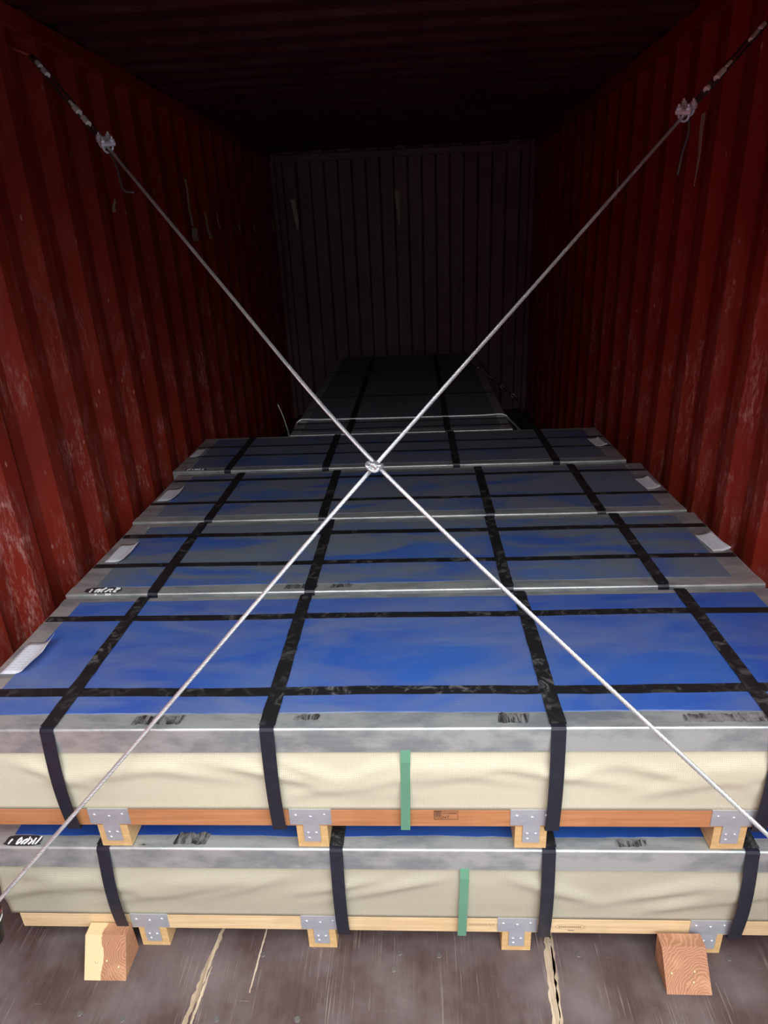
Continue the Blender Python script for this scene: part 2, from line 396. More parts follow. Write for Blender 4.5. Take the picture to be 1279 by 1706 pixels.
# ------------------------------------------------------------ wrapped bundles of steel sheet
BW, DF = 2.045, 0.56
def fabric(W_, D_, z0, z1, mat, root, seed, folds=1.0, xl=0.0):
    random.seed(seed); bm = bmesh.new(); nx, nz = 170, 22
    F = [(random.uniform(0.1, W_ - 0.1), random.uniform(0.12, 0.34), random.uniform(-0.16, -0.45) * random.choice((1, -1)), random.uniform(0.3, 1)) for _ in range(20)]
    def off(x, z):
        t = (z - z0) / (z1 - z0); e = max(0.0, min(1, t * 5, (0.70 - t) * 7)); v = 0.0
        for fx, ln, sl, am in F:
            d = ((x - fx) * sl) - (z - (z0 + z1) / 2); u = abs(x - fx) / ln
            if u < 1: v += am * math.exp(-(d / 0.015) ** 2) * (1 - u) * 0.012
        v += 0.002 * math.sin(x * 9 + seed) * math.sin(math.pi * t)
        return (max(-0.003, min(0.008, v * folds)) + 0.003 * math.sin(math.pi * t)) * e
    g = [[bm.verts.new((W_ * i / nx, -off(W_ * i / nx, z0 + (z1 - z0) * j / nz), z0 + (z1 - z0) * j / nz)) for j in range(nz + 1)] for i in range(nx + 1)]
    for i in range(nx):
        for j in range(nz): bm.faces.new((g[i][j], g[i + 1][j], g[i + 1][j + 1], g[i][j + 1]))
    bl, br = bm.verts.new((0, D_, z0)), bm.verts.new((W_, D_, z0)); tl, tr = bm.verts.new((0, D_, z1)), bm.verts.new((W_, D_, z1))
    bm.faces.new([g[i][0] for i in range(nx + 1)][::-1] + [bl, br][:2] if False else [g[i][0] for i in range(nx, -1, -1)] + [bl, br])
    bm.faces.new([g[i][nz] for i in range(nx + 1)] + [tr, tl])
    bm.faces.new([g[0][j] for j in range(nz + 1)] + [tl, bl]); bm.faces.new([g[nx][j] for j in range(nz, -1, -1)] + [br, tr])
    bm.faces.new((bl, tl, tr, br))
    return link('fabric_wrap', bm, mat, root, True)
def ribbon(name, path, half, axis, mat, root, th=0.0016, jit=0.0, seed=0):
    """flat band following path (u along, list of 3D centre points), width along axis ('x' or 'y')"""
    bm = bmesh.new(); random.seed(seed); w = Vector((half, 0, 0)) if axis == 'x' else Vector((0, half, 0))
    P = [Vector(p) for p in path]; rows = []
    for i, p in enumerate(P):
        d = (P[min(i + 1, len(P) - 1)] - P[max(i - 1, 0)]).normalized(); n = w.normalized().cross(d).normalized() * th
        if axis == 'y': n = -n
        jl, jr = random.uniform(-jit, jit), random.uniform(-jit, jit); u = w.normalized()
        rows.append([bm.verts.new(q) for q in (p - w + u * jl, p + w + u * jr, p + w + u * jr + n, p - w + u * jl + n)])
    for a, b in zip(rows, rows[1:]):
        for k in range(4): bm.faces.new((a[k], a[(k + 1) % 4], b[(k + 1) % 4], b[k]))
    bm.faces.new(rows[0]); bm.faces.new(rows[-1][::-1])
    return link(name, bm, mat, root)
def paper(root, x, y, z, w, h, lift, rot=0.0, side=1):
    bm = bmesh.new(); n = 8; g = []
    for i in range(n + 1):
        r = []
        for j in range(n + 1):
            u, v = i / n, j / n; c = (u if side > 0 else 1 - u)
            zz = 0.0 + lift * max(0, c - 0.45) ** 2 * 3.3 * (0.6 + 0.8 * abs(v - 0.45)); xx = (u - 0.5) * w
            r.append(bm.verts.new((xx, (v - 0.5) * h, zz)))
        g.append(r)
    for i in range(n):
        for j in range(n): bm.faces.new((g[i][j], g[i + 1][j], g[i + 1][j + 1], g[i][j + 1]))
    o = link('paper_label', bm, M_PAPER, root, True); o.location = (x, y, z); o.rotation_euler = (0, 0, rot)
    m = o.modifiers.new('thick', 'SOLIDIFY'); m.thickness = 0.0004; m.offset = 1
    o['label'] = 'printed white paper label'; return o
def scrawl(root, x, y, z, w, h, seed, drip=False):
    random.seed(seed); bm = bmesh.new(); n = 26; v = []
    for k in range(n):
        a = 2 * math.pi * k / n; r = 1 + random.uniform(-0.1, 0.1)
        v.append(bm.verts.new((x + math.copysign(abs(math.cos(a)) ** 0.6, math.cos(a)) * w / 2 * r, y + math.copysign(abs(math.sin(a)) ** 0.6, math.sin(a)) * h / 2, z)))
    bm.faces.new(v); m = link('marker_patch', bm, M_MARK, root)
    s = m.modifiers.new('thick', 'SOLIDIFY'); s.thickness = 0.0005; s.offset = 1
    bm = bmesh.new(); zz = z + 0.0009; nS = 9
    for k in range(nS):
        cx = x - w * 0.36 + w * 0.72 * k / (nS - 1) + random.uniform(-1, 1) * w * 0.02
        pts = [(cx + random.uniform(-0.05, 0.05) * w, y - h * 0.38, zz), (cx + random.uniform(-0.01, 0.07) * w, y + random.uniform(-.1, .1) * h, zz), (cx + random.uniform(0.0, 0.10) * w, y + h * random.uniform(0.05, 0.38), zz)]
        if k in (1,): continue
        tube(bm, smooth_path(pts, 0.005), 0.0022 if not drip else 0.003, 5)
    if drip:
        box(bm, (x + w * 0.12, -0.0035, z - 0.032), (x + w * 0.27, -0.0012, z + 0.0005)); box(bm, (x - w * 0.16, -0.0035, z - 0.035), (x - w * 0.11, -0.0012, z + 0.0005))
    o = link('white_scrawl', bm, M_WHITE, root); o.parent = m; return m
def scuff(root, x0, y0, x1, y1, z, seed):
    """dark rubbed hatch marks on the galvanised flange"""
    random.seed(seed); bm = bmesh.new(); n = max(6, int((x1 - x0) / 0.006)); a = []; b = []
    for k in range(n + 1):
        xa = x0 + (x1 - x0) * k / n
        a.append(bm.verts.new((xa, y0 + random.uniform(0, .004), z))); b.append(bm.verts.new((xa + 0.006, y1 - random.uniform(0, .007), z)))
    for k in range(n): bm.faces.new((a[k], a[k + 1], b[k + 1], b[k]))
    return link('rubbed_mark', bm, M_RUB, root)
def text(s, size, loc, root, mat, name='stamp_text', rx=90, squash=1.0):
    c = bpy.data.curves.new('t', 'FONT'); c.body = s; c.size = size; c.extrude = 0.0002; c.space_character = 1.05
    o = bpy.data.objects.new('t', c); COL.objects.link(o)
    dg = bpy.context.evaluated_depsgraph_get(); me = bpy.data.meshes.new_from_object(o.evaluated_get(dg))
    bpy.data.objects.remove(o); me.materials.clear(); me.materials.append(mat)
    r = bpy.data.objects.new(name, me); COL.objects.link(r); r.parent = root; r.location = loc
    r.rotation_euler = (math.radians(rx), 0, 0); r.scale = (squash, 1, 1); return r

def bracket(skid, w, zb, yf):
    bm = bmesh.new()
    prism(bm, [(-0.048, zb + 0.006), (-0.048, zb + 0.052), (0.048, zb + 0.052), (0.048, zb + 0.006), (0.019, zb + 0.006), (0.019, zb - 0.047), (-0.019, zb - 0.047), (-0.019, zb + 0.006)], 'y', yf - 0.0022, yf)
    for px, pz in ((-.034, .034), (.032, .036), (0.0, .03), (-.009, -.020), (.010, -.020), (-.008, -.036)):
        bmesh.ops.create_cone(bm, segments=10, radius1=0.0042, radius2=0.003, depth=0.0018, cap_ends=True, matrix=Matrix.Translation((px, yf - 0.003, zb + pz)) @ Matrix.Rotation(math.radians(90), 4, 'X'))
    o = link('metal_bracket', bm, M_BRKT); o.parent = skid; o['label'] = 'grey galvanised T-shaped bracket'; return o

SK = 0.068; BD = 0.05
def bundle(loc, W_, D_, H_, label, straps, tapes, blue, board_mat, cloth, group, seed=0, skids=(), board=(0.0, None), labels=(), detail=True, green=None,
           blue_y=(0.052, None), bx=(0.075, 0.075), bow=0.010, sideways=False):
    root = empty('sheet_metal_bundle', loc, label, 'bundle', group)
    zb = SK; zc = SK + BD; zt = H_
    b1 = board[1] if board[1] else W_
    for yy in (0.0, D_ - 0.04):
        bm = bmesh.new(); box(bm, (board[0], yy, zb), (b1, yy + 0.04, zc - 0.001))
        bevel(link('base_board', bm, board_mat, root), 0.0015)
    for sx in skids:
        bm = bmesh.new(); ym, zm = D_, SK
        box(bm, (-0.036, 0.001, 0.0), (0.036, D_ - 0.001, SK - 0.0003)); s = bevel(link('skid', bm, M_SKID, root), 0.0012)
        s.location = (sx, 0, 0)
        if detail: bracket(s, 0.07, SK, 0.0)
    fabric(W_, D_, zc, zt - 0.004, cloth, root, seed)
    # galvanised edge angles
    fl = 0.063; tp = 0.046; th = 0.0012
    def angle(e, inw, tp, zt, fl):
        # e: outer face position, inw: +1 when the flange runs towards larger values
        R_ = 0.0055; arc = [(e + inw * R_ * (1 - math.sin(t)), zt - R_ * (1 - math.cos(t))) for t in [math.pi / 2 * (1 - k / 6) for k in range(7)]]
        arc2 = [(e + inw * (th + (R_ - th) * (1 - math.sin(t))), zt - th - (R_ - th) * (1 - math.cos(t))) for t in [math.pi / 2 * (k / 6) for k in range(7)]]
        return [(e, zt - fl)] + arc + [(e + inw * (tp + 0.004), zt), (e + inw * (tp + 0.004), zt - th)] + arc2 + [(e + inw * th, zt - fl)]
    for pts, ax, a, b in ((angle(-0.004, 1, tp, zt, fl), 'x', -0.004, W_ + 0.004), (angle(D_ + 0.004, -1, 0.03, zt, fl), 'x', -0.004, W_ + 0.004),
                          (angle(-0.0045, 1, 0.06, zt + 0.0004, fl), 'y', 0.0015, D_ - 0.0015), (angle(W_ + 0.0045, -1, 0.06, zt + 0.0004, fl), 'y', 0.0015, D_ - 0.0015)):
        bm = bmesh.new(); prism(bm, pts, ax, a, b); link('edge_angle', bm, M_GALV, root)
    # painted top sheet lying between the flanges
    by1 = blue_y[1] if blue_y[1] else D_ - 0.03
    random.seed(seed + 5); bm = bmesh.new(); n = 60
    f_ = [bm.verts.new((bx[0] + (W_ - bx[0] - bx[1]) * i / n, blue_y[0] + random.uniform(-1, 1) * 0.0012 + 0.002 * math.sin(i * 0.35 + seed), zt + 0.0008)) for i in range(n + 1)]
    r_ = [bm.verts.new((bx[0] + (W_ - bx[0] - bx[1]) * i / n, by1 + random.uniform(-1, 1) * 0.001, zt + 0.0008)) for i in range(n + 1)]
    for i in range(n): bm.faces.new((f_[i], f_[i + 1], r_[i + 1], r_[i]))
    o = link('top_sheet', bm, blue, root); m = o.modifiers.new('t', 'SOLIDIFY'); m.thickness = 0.003; m.offset = -1
    o['label'] = 'blue film covered top sheet'
    bm = bmesh.new(); box(bm, (0.03, 0.03, zt - 0.006), (W_ - 0.03, D_ - 0.02, zt - 0.0016)); o = link('cover_sheet', bm, M_GALV, root)
    # tapes
    for i, (ty, tw) in enumerate(tapes):
        ribbon('black_tape', [(0.002 + (W_ - 0.004) * k / 40, ty + 0.002 * math.sin(k * 0.4 + i), zt + 0.0012) for k in range(41)], tw / 2, 'y', M_TAPE, root, 0.0006, 0.001, seed + i)
    # straps: over the top, down the front and the back, under the boards
    for i, st in enumerate(straps):
        sx, sl = (st if isinstance(st, tuple) else (st, 0.0))
        z1 = zt + 0.0022; pth = [(sx, D_ + 0.006, zb - 0.002), (sx, D_ + 0.007, zt - 0.01), (sx, D_ + 0.004, z1)]
        pth += [(sx + sl * (1 - k / 12), D_ * (1 - k / 12) + 0.0 + (0.0 if k < 12 else -0.001), z1) for k in range(1, 12)]
        sx += sl
        pth += [(sx, -0.003, z1), (sx, -0.0065, zt - 0.004), (sx, -0.0075, zt - 0.02)]
        H1 = zt - 0.02; n = 12
        for k in range(1, n + 1):
            t = k / n; pth.append((sx, -0.0075 - bow * math.sin(math.pi * t * 0.95), H1 + (zb - 0.002 - H1) * t))
        pth.append((sx, 0.03, zb - 0.0025))
        ribbon('steel_strap', pth, 0.0155, 'x', M_STRAP, root, 0.0010)
        # scuffed tape laid on the strap's top run
        ribbon('strap_tape', [(sx - sl + sl * (1 - k / 24), 0.004 + (D_ - 0.008) * k / 24, z1 + 0.0012) for k in range(25)], 0.0175, 'x', M_TAPE, root, 0.0004, 0.0009, seed + i)
    if green is not None:
        pth = [(green, -0.0045, zt - 0.058)] + [(green - 0.006 * t, -0.0095 - 0.003 * math.sin(math.pi * t), zt - 0.058 + (zb - 0.001 - zt + 0.058) * t) for t in [k / 8 for k in range(1, 9)]] + [(green - 0.006, 0.02, zb - 0.0012)]
        o = ribbon('green_strap', pth, 0.0105, 'x', M_GREEN, root, 0.0006); o['label'] = 'green plastic strap'
    for (lx, ly, w, h, rot, lift, sd) in labels: paper(root, lx, ly, zt + 0.0028, w, h, lift, rot, sd)
    return root

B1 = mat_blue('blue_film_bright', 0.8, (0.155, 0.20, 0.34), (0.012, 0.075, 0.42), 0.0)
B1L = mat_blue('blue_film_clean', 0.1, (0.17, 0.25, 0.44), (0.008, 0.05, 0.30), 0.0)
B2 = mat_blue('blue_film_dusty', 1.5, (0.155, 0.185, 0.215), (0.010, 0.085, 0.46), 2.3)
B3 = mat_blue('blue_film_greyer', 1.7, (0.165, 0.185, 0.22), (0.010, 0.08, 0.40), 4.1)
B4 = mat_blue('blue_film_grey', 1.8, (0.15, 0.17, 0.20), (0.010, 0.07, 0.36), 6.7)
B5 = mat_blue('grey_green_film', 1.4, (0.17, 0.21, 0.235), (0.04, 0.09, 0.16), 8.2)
GRP = 'wrapped steel sheet bundles stacked in the container'
Y0, H = 0.411, 0.352
sk = (0.32, 0.80, 1.305, 1.745)
X = -0.962
def xs(v, x0): return tuple(a - x0 for a in v)
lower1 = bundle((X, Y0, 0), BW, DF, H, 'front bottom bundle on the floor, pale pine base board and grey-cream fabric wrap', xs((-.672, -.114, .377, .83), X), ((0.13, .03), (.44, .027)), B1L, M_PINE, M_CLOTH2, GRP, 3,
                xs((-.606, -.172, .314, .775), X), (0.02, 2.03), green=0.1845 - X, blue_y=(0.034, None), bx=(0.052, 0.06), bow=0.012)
lower1.children
up1 = bundle((X, Y0, H + 0.003), BW, DF, H, 'front top bundle with bright blue top, cream fabric wrap and reddish brown base board', xs((-.722, -.238, .378, .828), X), ((0.121, .030), (.445, .027)), B1, M_REDWOOD, M_CLOTH, GRP, 11,
             xs((-.637, -.166, .334, .773), X), (0.0, None), labels=((0.055, 0.262, 0.078, 0.135, 0.0, 0.03, 1), (1.985, 0.27, .075, .13, 0, .02, -1)), green=0.0565 - X, bx=(0.055, 0.06), blue_y=(0.050, 0.54))
scrawl(lower1, 0.085, 0.016, H + 0.0015, 0.095, 0.03, 4)
scuff(lower1, 0.455, 0.006, 0.535, 0.044, H + 0.0012, 2); scuff(lower1, 0.37, 0.004, 0.40, 0.010, H + 0.0012, 3)
scuff(lower1, 1.49, 0.006, 1.56, 0.03, H + 0.0012, 6)
scuff(up1, 0.42, 0.010, 0.53, 0.043, H + 0.0012, 8); scuff(up1, 0.775, 0.022, 0.83, 0.044, H + 0.0012, 9); scuff(up1, 1.215, 0.010, 1.28, 0.046, H + 0.0012, 12)
scuff(up1, 1.60, 0.010, 1.80, 0.040, H + 0.0012, 14)
# stamps on the base boards
bm = bmesh.new(); zs, x0s = SK + 0.022, 0.1155 - X
def frame(bm, x0, z0, x1, z1, t, y=-0.0009):
    for a, b in (((x0, z0), (x1, z0 + t)), ((x0, z1 - t), (x1, z1)), ((x0, z0), (x0 + t, z1)), ((x1 - t, z0), (x1, z1))): box(bm, (a[0], y, a[1]), (b[0], y + 0.0008, b[1]))
frame(bm, x0s, zs, x0s + 0.054, zs + 0.026, 0.0008); frame(bm, x0s, zs, x0s + 0.017, zs + 0.026, 0.001)
for k in range(5): box(bm, (x0s + 0.003 + k * 0.0025, -0.0009, zs + 0.009), (x0s + 0.0045 + k * 0.0025, -0.0001, zs + 0.024))
tube(bm, [(x0s + 0.0045, -0.0005, zs + 0.008), (x0s + 0.009, -0.0005, zs + 0.003), (x0s + 0.0135, -0.0005, zs + 0.008)], 0.0007, 4)
st = link('treatment_stamp', bm, M_INK, up1); st['label'] = 'dark printed treatment stamp'
text('HT', 0.0125, (x0s + 0.0185, -0.0006, zs + 0.0028), up1, M_INK).name = 'stamp_text'
text('CN-000000', 0.0085, (x0s + 0.0185, -0.0006, zs + 0.0158), up1, M_INK, squash=0.75)
text('GUANGDONG PACK CO', 0.0105, (0.196 - X, -0.0006, SK + 0.024), lower1, M_INKW, squash=0.62)
bm = bmesh.new(); cx, cz = 0.443 - X, SK + 0.023
tube(bm, [(cx + 0.036 * math.cos(t), -0.0004, cz + 0.010 * math.sin(t)) for t in [2 * math.pi * k / 32 for k in range(33)]], 0.0006, 4, False)
for k in range(11): box(bm, (cx - 0.028 + k * 0.005, -0.0009, cz - 0.003), (cx - 0.025 + k * 0.005, -0.0001, cz + 0.003))
box(bm, (cx - 0.006, -0.0009, cz - 0.014), (cx + 0.010, -0.0001, cz - 0.0115))
link('oval_stamp', bm, M_INKW, lower1)['label'] = 'faded oval ink stamp'

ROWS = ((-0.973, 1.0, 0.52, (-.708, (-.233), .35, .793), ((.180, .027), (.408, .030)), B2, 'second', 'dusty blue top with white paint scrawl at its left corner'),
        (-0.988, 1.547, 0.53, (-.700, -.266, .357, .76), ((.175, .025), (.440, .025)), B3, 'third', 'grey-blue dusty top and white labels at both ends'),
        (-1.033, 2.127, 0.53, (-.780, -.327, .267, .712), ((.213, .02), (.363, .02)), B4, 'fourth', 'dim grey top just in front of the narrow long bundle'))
LBL = {1: ((0.058, 0.275, .068, .135, .0, .014, 1), (2.012, 0.27, .055, .13, .10, .010, 1)),
       2: ((0.050, 0.275, .075, .135, .0, .014, 1), (1.998, 0.275, .055, .13, .10, .010, 1)),
       3: ((0.035, 0.275, .055, .135, .0, .01, 1), (1.99, 0.270, .055, .13, .10, .008, 1))}
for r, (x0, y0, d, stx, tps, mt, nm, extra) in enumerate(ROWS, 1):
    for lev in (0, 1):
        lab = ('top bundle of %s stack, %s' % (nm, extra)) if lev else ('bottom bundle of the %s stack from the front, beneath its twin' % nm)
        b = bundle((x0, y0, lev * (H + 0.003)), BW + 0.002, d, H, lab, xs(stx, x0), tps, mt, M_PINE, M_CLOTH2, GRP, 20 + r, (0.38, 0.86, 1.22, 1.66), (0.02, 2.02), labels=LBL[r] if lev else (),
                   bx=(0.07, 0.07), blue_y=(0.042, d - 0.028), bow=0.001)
        if lev and r == 1: scrawl(b, 0.105, 0.020, H + 0.0015, 0.115, 0.036, 9, True)
        if lev and r == 3: scrawl(b, 0.10, 0.018, H + 0.0015, 0.10, 0.026, 10)
        if lev and r == 1:
            scuff(b, 0.66, 0.010, 0.76, 0.04, H + 0.0012, 31); scuff(b, 0.80, 0.012, 0.86, 0.04, H + 0.0012, 32)
for lev in (0, 1):
    lab = 'narrow long bundle against the back wall with a dark grey top, tied with wire rope' if lev else 'narrow long bundle on the floor underneath the dark-topped one at the back'
    bundle((-0.585, 2.68, lev * (H + 0.003)), 1.175, 2.44, H, lab, (0.31, 0.84), ((.22, .02), (.09, .02), (.87, .025), (1.745, .025)), B5, M_PINE, M_CLOTH2, GRP, 40 + lev, (0.15, 0.58, 1.02), bx=(0.05, 0.05), blue_y=(0.04, 2.41))

# ------------------------------------------------------------ timber chocks nailed to the floor
def chock(loc, w, label, shear_top, grain, rot=0.0):
    bm = bmesh.new(); h = 0.09; L = 0.086; yt = 0.053
    # bottom y 0..L, sawn end slants back to yt at the top
    v = [bm.verts.new(p) for p in ((0, 0, 0), (w, 0, 0), (w, L, 0), (0, L, 0), (shear_top, yt, h), (w + shear_top - 0.002, yt, h), (w + shear_top - 0.002, L, h), (shear_top, L, h))]
    for f in ((0, 1, 2, 3), (4, 7, 6, 5), (0, 4, 5, 1), (1, 5, 6, 2), (2, 6, 7, 3), (3, 7, 4, 0)): bm.faces.new([v[i] for i in f])
    e = empty('timber_chock', loc, label, 'wood block', 'timber chocks nailed in front of the bundles'); e.rotation_euler = (0, 0, rot)
    bevel(link('wood_block', bm, grain, e), 0.0012)
    return e, (yt, h)
def nails(e, w, pts, yt, h):
    for u, t in pts:
        bm = bmesh.new(); bmesh.ops.create_uvsphere(bm, u_segments=10, v_segments=6, radius=0.0032, matrix=Matrix.Translation((u * w, yt * t, h * t + 0.0012)))
        link('nail_head', bm, M_NAIL, e, True)
c1, (yt, h) = chock((-0.757, 0.322, 0.0), 0.106, 'square timber chock with pale left edge and orange sawn end, at the left', -0.002, mat_chock('orange_and_cream_timber', 0.12, 0.05, 0.05))
nails(c1, 0.108, ((0.28, 0.40), (0.52, 0.43), (0.80, 0.30)), yt, h)
c2, _ = chock((0.651, 0.313, 0.0), 0.104, 'square reddish timber chock with curved growth rings on its end, at the right', -0.005, mat_chock('red_ringed_timber', 0.09, -0.01), 0.0)
nails(c2, 0.104, ((0.13, 0.44), (0.64, 0.48), (0.60, 0.26)), yt, h)

# ------------------------------------------------------------ wire rope lashing
K = Vector((0.007, 0.6, 1.228)); AL = Vector((-1.14, 1.816, 2.265)); AR = Vector((1.14, 1.667, 2.195))
LLv = Vector((-0.819, 0.25, 0.392)); LRv = Vector((0.744, 0.25, 0.591))
KL = K + Vector((-0.006, -0.002, 0.004)); KR = K + Vector((0.006, 0.002, 0.004))
ll_end = K + (LLv - K) * 1.345; lr_end = K + (LRv - K) * 1.50
def rope(label, a, k, b, tcl, R):
    e = empty('wire_rope', k, label, 'wire rope', 'wire ropes crossed over the load')
    ca = K + (a - K) * tcl
    mid = (k + b) / 2 + Vector((0, 0, -0.004))
    bm = bmesh.new(); path = [ca - k, (ca - k) * 0.5 + Vector((0, 0, -0.002)), (ca - k) * 0.12 + Vector((0, 0, -0.001)), (b - k) * 0.12 + Vector((0, 0, 0.001)), mid - k, b - k]
    strands(bm, path, R); link('twisted_cable', bm, M_STEELW, e, True)
    return e, ca
def clip(e, k, ca, d, sgn):
    """wire rope clip: saddle with two threaded ends"""
    side = d.cross(Vector((0, -0.6, 0.8))).normalized(); out = Vector((sgn * 0.2, -0.4, 0.9)).normalized(); bm = bmesh.new()
    out = (out - d * out.dot(d)).normalized(); side = d.cross(out)
    for s in (-0.022, 0.006):
        c = ca - k + d * s
        pts = [c + side * 0.013 + out * 0.03, c + side * 0.013 - out * 0.004, c - out * 0.015, c - side * 0.013 - out * 0.004, c - side * 0.013 + out * 0.03]
        tube(bm, smooth_path(pts, 0.004), 0.0032, 6)
        tube(bm, [c + side * 0.02 + out * 0.010, c - side * 0.02 + out * 0.010], 0.0075, 8)
        for q in (-1, 1): tube(bm, [c + side * 0.013 * q + out * 0.016, c + side * 0.013 * q + out * 0.023], 0.007, 6)
    link('cable_clip', bm, M_CLIP, e)
def loop_and_sleeves(e, k, ca, a, sleeves, tail):
    d = (a - ca).normalized(); bm = bmesh.new(); pp = d.cross(Vector((0, 0, 1))).normalized()
    L = (a - ca).length
    for s in (-1, 1):
        tube(bm, smooth_path([ca - k, ca - k + d * 0.05 + pp * 0.007 * s, ca - k + d * L * 0.5 + pp * 0.009 * s, ca - k + d * (L - 0.03) + pp * 0.008 * s, a - k], 0.02), 0.0042, 6)
    link('cable_loop', bm, M_DARKW, e, True)
    for t0, t1, r in sleeves:
        bm = bmesh.new(); tube(bm, [K + (a - K) * t0 - k + Vector((0, -0.006, 0.003)), K + (a - K) * t1 - k + Vector((0, -0.006, 0.003))], r, 8); bevel(link('bright_sleeve', bm, M_SLEEVE, e), 0.002)
    bm = bmesh.new(); tube(bm, smooth_path([ca - k + v for v in tail], 0.01), 0.0035, 6); link('cable_tail', bm, M_DARKW, e, True)
dL = (AL - K).normalized(); dR = (AR - K).normalized()
r1, ca = rope('galvanised wire rope running from the upper left wall down to the lower right', AL, KL, lr_end, 0.695, 0.0048)
clip(r1, KL, ca, dL, 1)
loop_and_sleeves(r1, KL, ca, AL, ((0.75, 0.772, .009), (0.786, 0.805, .010), (0.812, 0.824, .006), (0.915, 0.935, .009), (0.945, 0.962, .009)), [Vector((0, 0, 0)), Vector((0.03, -0.02, -0.06)), Vector((0.05, -0.05, -0.125)), Vector((0.085, -0.06, -0.135))])
r2, ca = rope('galvanised wire rope running from the upper right wall down to the lower left', AR, KR, ll_end, 0.737, 0.0048)
clip(r2, KR, ca, dR, -1)
loop_and_sleeves(r2, KR, ca, AR, ((0.79, 0.797, .009), (0.822, 0.848, .009), (0.855, 0.871, .006), (0.935, 0.962, .007), (0.968, 0.985, .008)), [Vector((0, 0, 0)), Vector((0.006, -0.01, -0.05)), Vector((-0.008, -0.02, -0.10)), Vector((-0.014, -0.02, -0.155))])
bm = bmesh.new(); o_ = K - KR
def tref(c, R1, q, ph): return [c + Vector((R1 * (math.sin(t + ph) + 1.5 * math.sin(2 * t)) * 0.42, -0.006 + 0.007 * math.sin(3 * t), R1 * q * (math.cos(t + ph) - 1.5 * math.cos(2 * t)) * 0.42)) for t in [2 * math.pi * k / 40 for k in range(41)]]
tube(bm, tref(o_ + Vector((-0.0055, 0, 0)), 0.0105, 0.8, 0.0), 0.0040, 8)
tube(bm, tref(o_ + Vector((0.0065, 0, -0.001)), 0.0100, 0.8, 0.6), 0.0040, 8)
strands(bm, [o_ + Vector(p) for p in ((-0.013, -0.008, 0.004), (-0.011, -0.013, -0.003), (-0.003, -0.014, -0.008), (0.006, -0.014, -0.007), (0.013, -0.009, 0.002))], 0.0040, 0.03)
strands(bm, [o_ + Vector(p) for p in ((-0.008, -0.010, 0.008), (0.0, -0.013, 0.004), (0.004, -0.013, -0.003), (0.003, -0.009, -0.010))], 0.0040, 0.03)
link('knot', bm, M_STEELW, r2, True)
# tensioner on the lower left leg, seen at the picture's left edge
d = (ll_end - K).normalized(); bm = bmesh.new()
tc = Vector((-0.862, 0.240, 0.322)) - KR
def cyl(bm, a, b, r): tube(bm, [a, a + (b - a) * 0.08, b - (b - a) * 0.08, b], [r * 0.8, r, r, r * 0.8], 16)
dz = Vector((-0.20, 0.0, -1.0)).normalized()
bm = bmesh.new(); cyl(bm, tc - dz * -0.06, tc + dz * -0.055, 0.030); tn = link('tensioner', bm, M_BLACK, r2, True); tn['label'] = 'black cylinder with red and white bands'
bm = bmesh.new(); tube(bm, [tc - dz * 0.044, tc - dz * 0.034], 0.0306, 16); link('red_band', bm, M_MAROON).parent = tn
bm = bmesh.new(); tube(bm, [tc - dz * 0.024, tc - dz * 0.016], 0.0306, 16); link('white_band', bm, M_WHITE).parent = tn
# lashing rings welded to the walls / floor corners
for p, where in ((AL, 'dark lashing ring on the left wall under the roof'), (AR, 'dark lashing ring on the right wall under the roof'), (ll_end, 'lashing ring low at the left wall near the doorway'), (lr_end, 'lashing ring low at the right wall near the doorway')):
    bm = bmesh.new(); sx = 1 if p.x > 0 else -1
    wall_x = sx * 1.2
    tube(bm, smooth_path([(wall_x, p.y - 0.03, p.z + 0.02), (p.x + sx * 0.012, p.y - 0.022, p.z), (p.x - sx * 0.003, p.y, p.z - 0.004), (p.x + sx * 0.012, p.y + 0.022, p.z), (wall_x, p.y + 0.03, p.z + 0.02)], 0.006), 0.006, 8)
    tag(link('lashing_ring', bm, M_RED, None, True), where, 'ring')

# rope tied over the long bundle at the back
e = empty('wire_rope', (0, 2.97, H * 2 + 0.004), 'bright wire rope stretched flat across the narrow long bundle at the back', 'wire rope')
ztop = 2 * H + 0.002 + 0.0035
pts = [(-0.90, 2.52, 0.30), (-0.64, 2.85, 0.62), (-0.606, 2.95, 0.682), (-0.578, 2.975, ztop + 0.004), (-0.45, 2.978, ztop + 0.001), (0, 2.97, ztop), (0.45, 2.964, ztop + 0.001), (0.575, 2.962, ztop + 0.004), (0.612, 2.94, 0.688), (0.70, 2.80, 0.60), (0.95, 2.40, 0.28)]
bm = bmesh.new(); tube(bm, smooth_path([Vector(p) - Vector((0, 2.97, H * 2 + 0.004)) for p in pts], 0.02), 0.0058, 8)
link('cable', bm, M_STEELW, e, True)
bm = bmesh.new(); tube(bm, smooth_path([(-0.664, 2.80, .851), (-.644, 2.8, .794), (-.628, 2.8, .725), (-.62, 2.8, .663), (-.63, 2.78, .5), (-.64, 2.76, .36), (-.655, 2.75, 0.006)], 0.015), 0.0035, 6)
tag(link('loose_wire', bm, M_STEELW, None, True), 'thin loose wire end sticking up left of the long bundle at the back', 'wire')
bm = bmesh.new(); tube(bm, smooth_path([(.575, 5.09, 2 * H + 0.008), (.60, 5.05, .695), (.68, 4.56, .595), (.744, 4.3, .572), (.80, 4.1, .548), (.862, 3.8, .498), (1.05, 3.25, .41), (1.15, 3.05, .37)], 0.03), 0.004, 6)
bm2 = link('wire', bm, M_DARKW, None, True)
e = empty('lashing_wire', (0.575, 5.09, 2 * H + 0.008), 'thin dark wire slanting from the long bundle\'s far corner to the right wall', 'wire')
bm2.parent = e; bm2.matrix_parent_inverse = Matrix.Translation(-e.location)
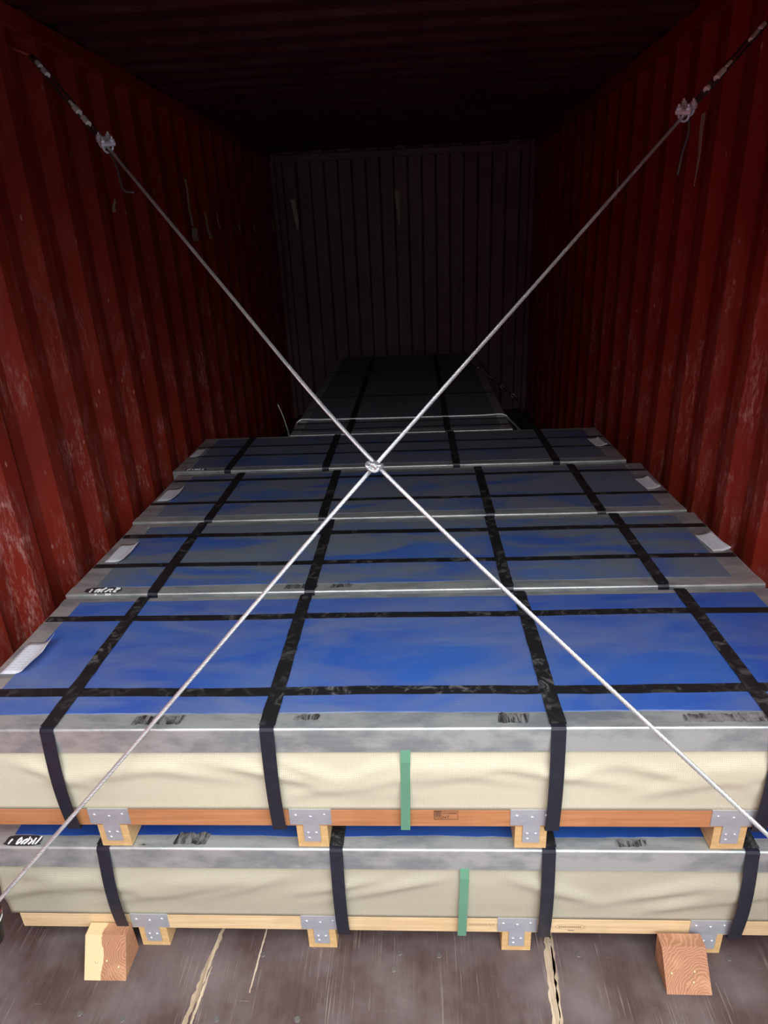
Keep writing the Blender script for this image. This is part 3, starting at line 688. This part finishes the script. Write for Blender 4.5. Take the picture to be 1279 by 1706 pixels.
for p in ((.744, 4.3, .572), (.80, 4.1, .548)):
    bm = bmesh.new(); tube(bm, smooth_path([Vector(p) - e.location + Vector((0.011 * math.cos(t) - 0.004, 0, 0.012 * math.sin(t) + 0.006)) for t in [k * 2 * math.pi / 10 for k in range(11)]], 0.01), 0.003, 5)
    link('wire_clip', bm, M_CLIP, e, True)
bm = bmesh.new(); tube(bm, smooth_path([Vector(p) - e.location for p in ((.56, 4.40, .712), (.60, 4.42, .69), (.655, 4.5, .625), (.690, 4.52, .60))], 0.02), 0.0035, 6); link('wire_tail', bm, M_CLIP, e, True)

# ------------------------------------------------------------ leftover tape strips on the walls
def strip(name, sx, y, z0, z1, w, w1, label, lean=0.0, xoff=0.0):
    bm = bmesh.new(); x = sx * (IW - 0.0015 - xoff); n = 8; rows = []
    for i in range(n + 1):
        t = i / n; ww = w + (w1 - w) * t; z = z0 + (z1 - z0) * t; yy = y + lean * t
        rows.append([bm.verts.new((x - sx * 0.002 * math.sin(i), yy - ww / 2, z)), bm.verts.new((x - sx * 0.002 * math.sin(i), yy + ww / 2, z))])
    for a, b in zip(rows, rows[1:]): bm.faces.new((a[0], a[1], b[1], b[0]))
    o = link(name, bm, M_BEIGE); m = o.modifiers.new('t', 'SOLIDIFY'); m.thickness = 0.0012
    return tag(o, label, 'tape strip', 'tape leftovers stuck on the container walls')
strip('tape_strip', -1, 3.37, 1.76, 1.69, .10, .09, 'squarish beige tag low on a long thin strip, left wall').name = 'tape_tag'
strip('tape_strip', -1, 3.335, 2.01, 1.77, .025, .03, 'long thin dim strip above the squarish beige tag, left wall', 0.01)
strip('tape_strip', -1, 3.62, 1.85, 1.70, .025, .055, 'yellowish leaf-shaped strip right of the beige tag, left wall', 0.05)
strip('tape_strip', -1, 3.88, 1.86, 1.76, .015, .03, 'thin dim sliver third along the row of scraps, left wall', 0.03)
strip('tape_strip', -1, 4.41, 1.81, 1.75, .02, .06, 'tiny pale scrap fourth along the row, left wall', 0.05)
strip('tape_strip', -1, 4.92, 1.80, 1.75, .03, .07, 'tiny brownish scrap fifth along the row, left wall')
strip('tape_strip', -1, 5.68, 1.87, 1.75, .02, .13, 'dim triangular scrap next to the back corner, left wall')
strip('tape_strip', -1, 2.33, 1.86, 1.81, .015, .03, 'small curled beige scrap nearest the doorway, left wall', -0.03)
strip('tape_strip', 1, 2.12, 2.03, 1.79, .035, .006, 'long pale tapering strip high on the right wall near the rope clip')
strip('tape_strip', 1, 3.17, 1.93, 1.80, .02, .03, 'small dim strip behind the upper right rope, right wall')
strip('tape_strip', 1, 5.80, 2.08, 1.92, .04, .04, 'faint strip beside the back corner, right wall')
def bstrip(x, z0, z1, w, w1, label, lean):
    bm = bmesh.new(); v = [bm.verts.new(p) for p in ((x - w / 2, LEN - .0025, z0), (x + w / 2, LEN - .0025, z0), (x + lean + w1 / 2 + 0.006, LEN - .0025, z0 + (z1 - z0) * 0.7), (x + lean + w1 / 2, LEN - .0025, z1), (x + lean - w1 / 2, LEN - .0025, z1))]
    bm.faces.new(v); o = link('tape_strip', bm, M_BEIGE); m = o.modifiers.new('t', 'SOLIDIFY'); m.thickness = 0.0012
    tag(o, label, 'tape strip', 'tape leftovers stuck on the container walls')
bstrip(-0.045, 2.045, 1.76, .05, .008, 'pale pointed strip at the middle of the corrugated back wall', 0.01)
bstrip(-0.998, 2.018, 1.76, .045, .015, 'dim tapering strip at the left side of the corrugated back wall', 0.025)
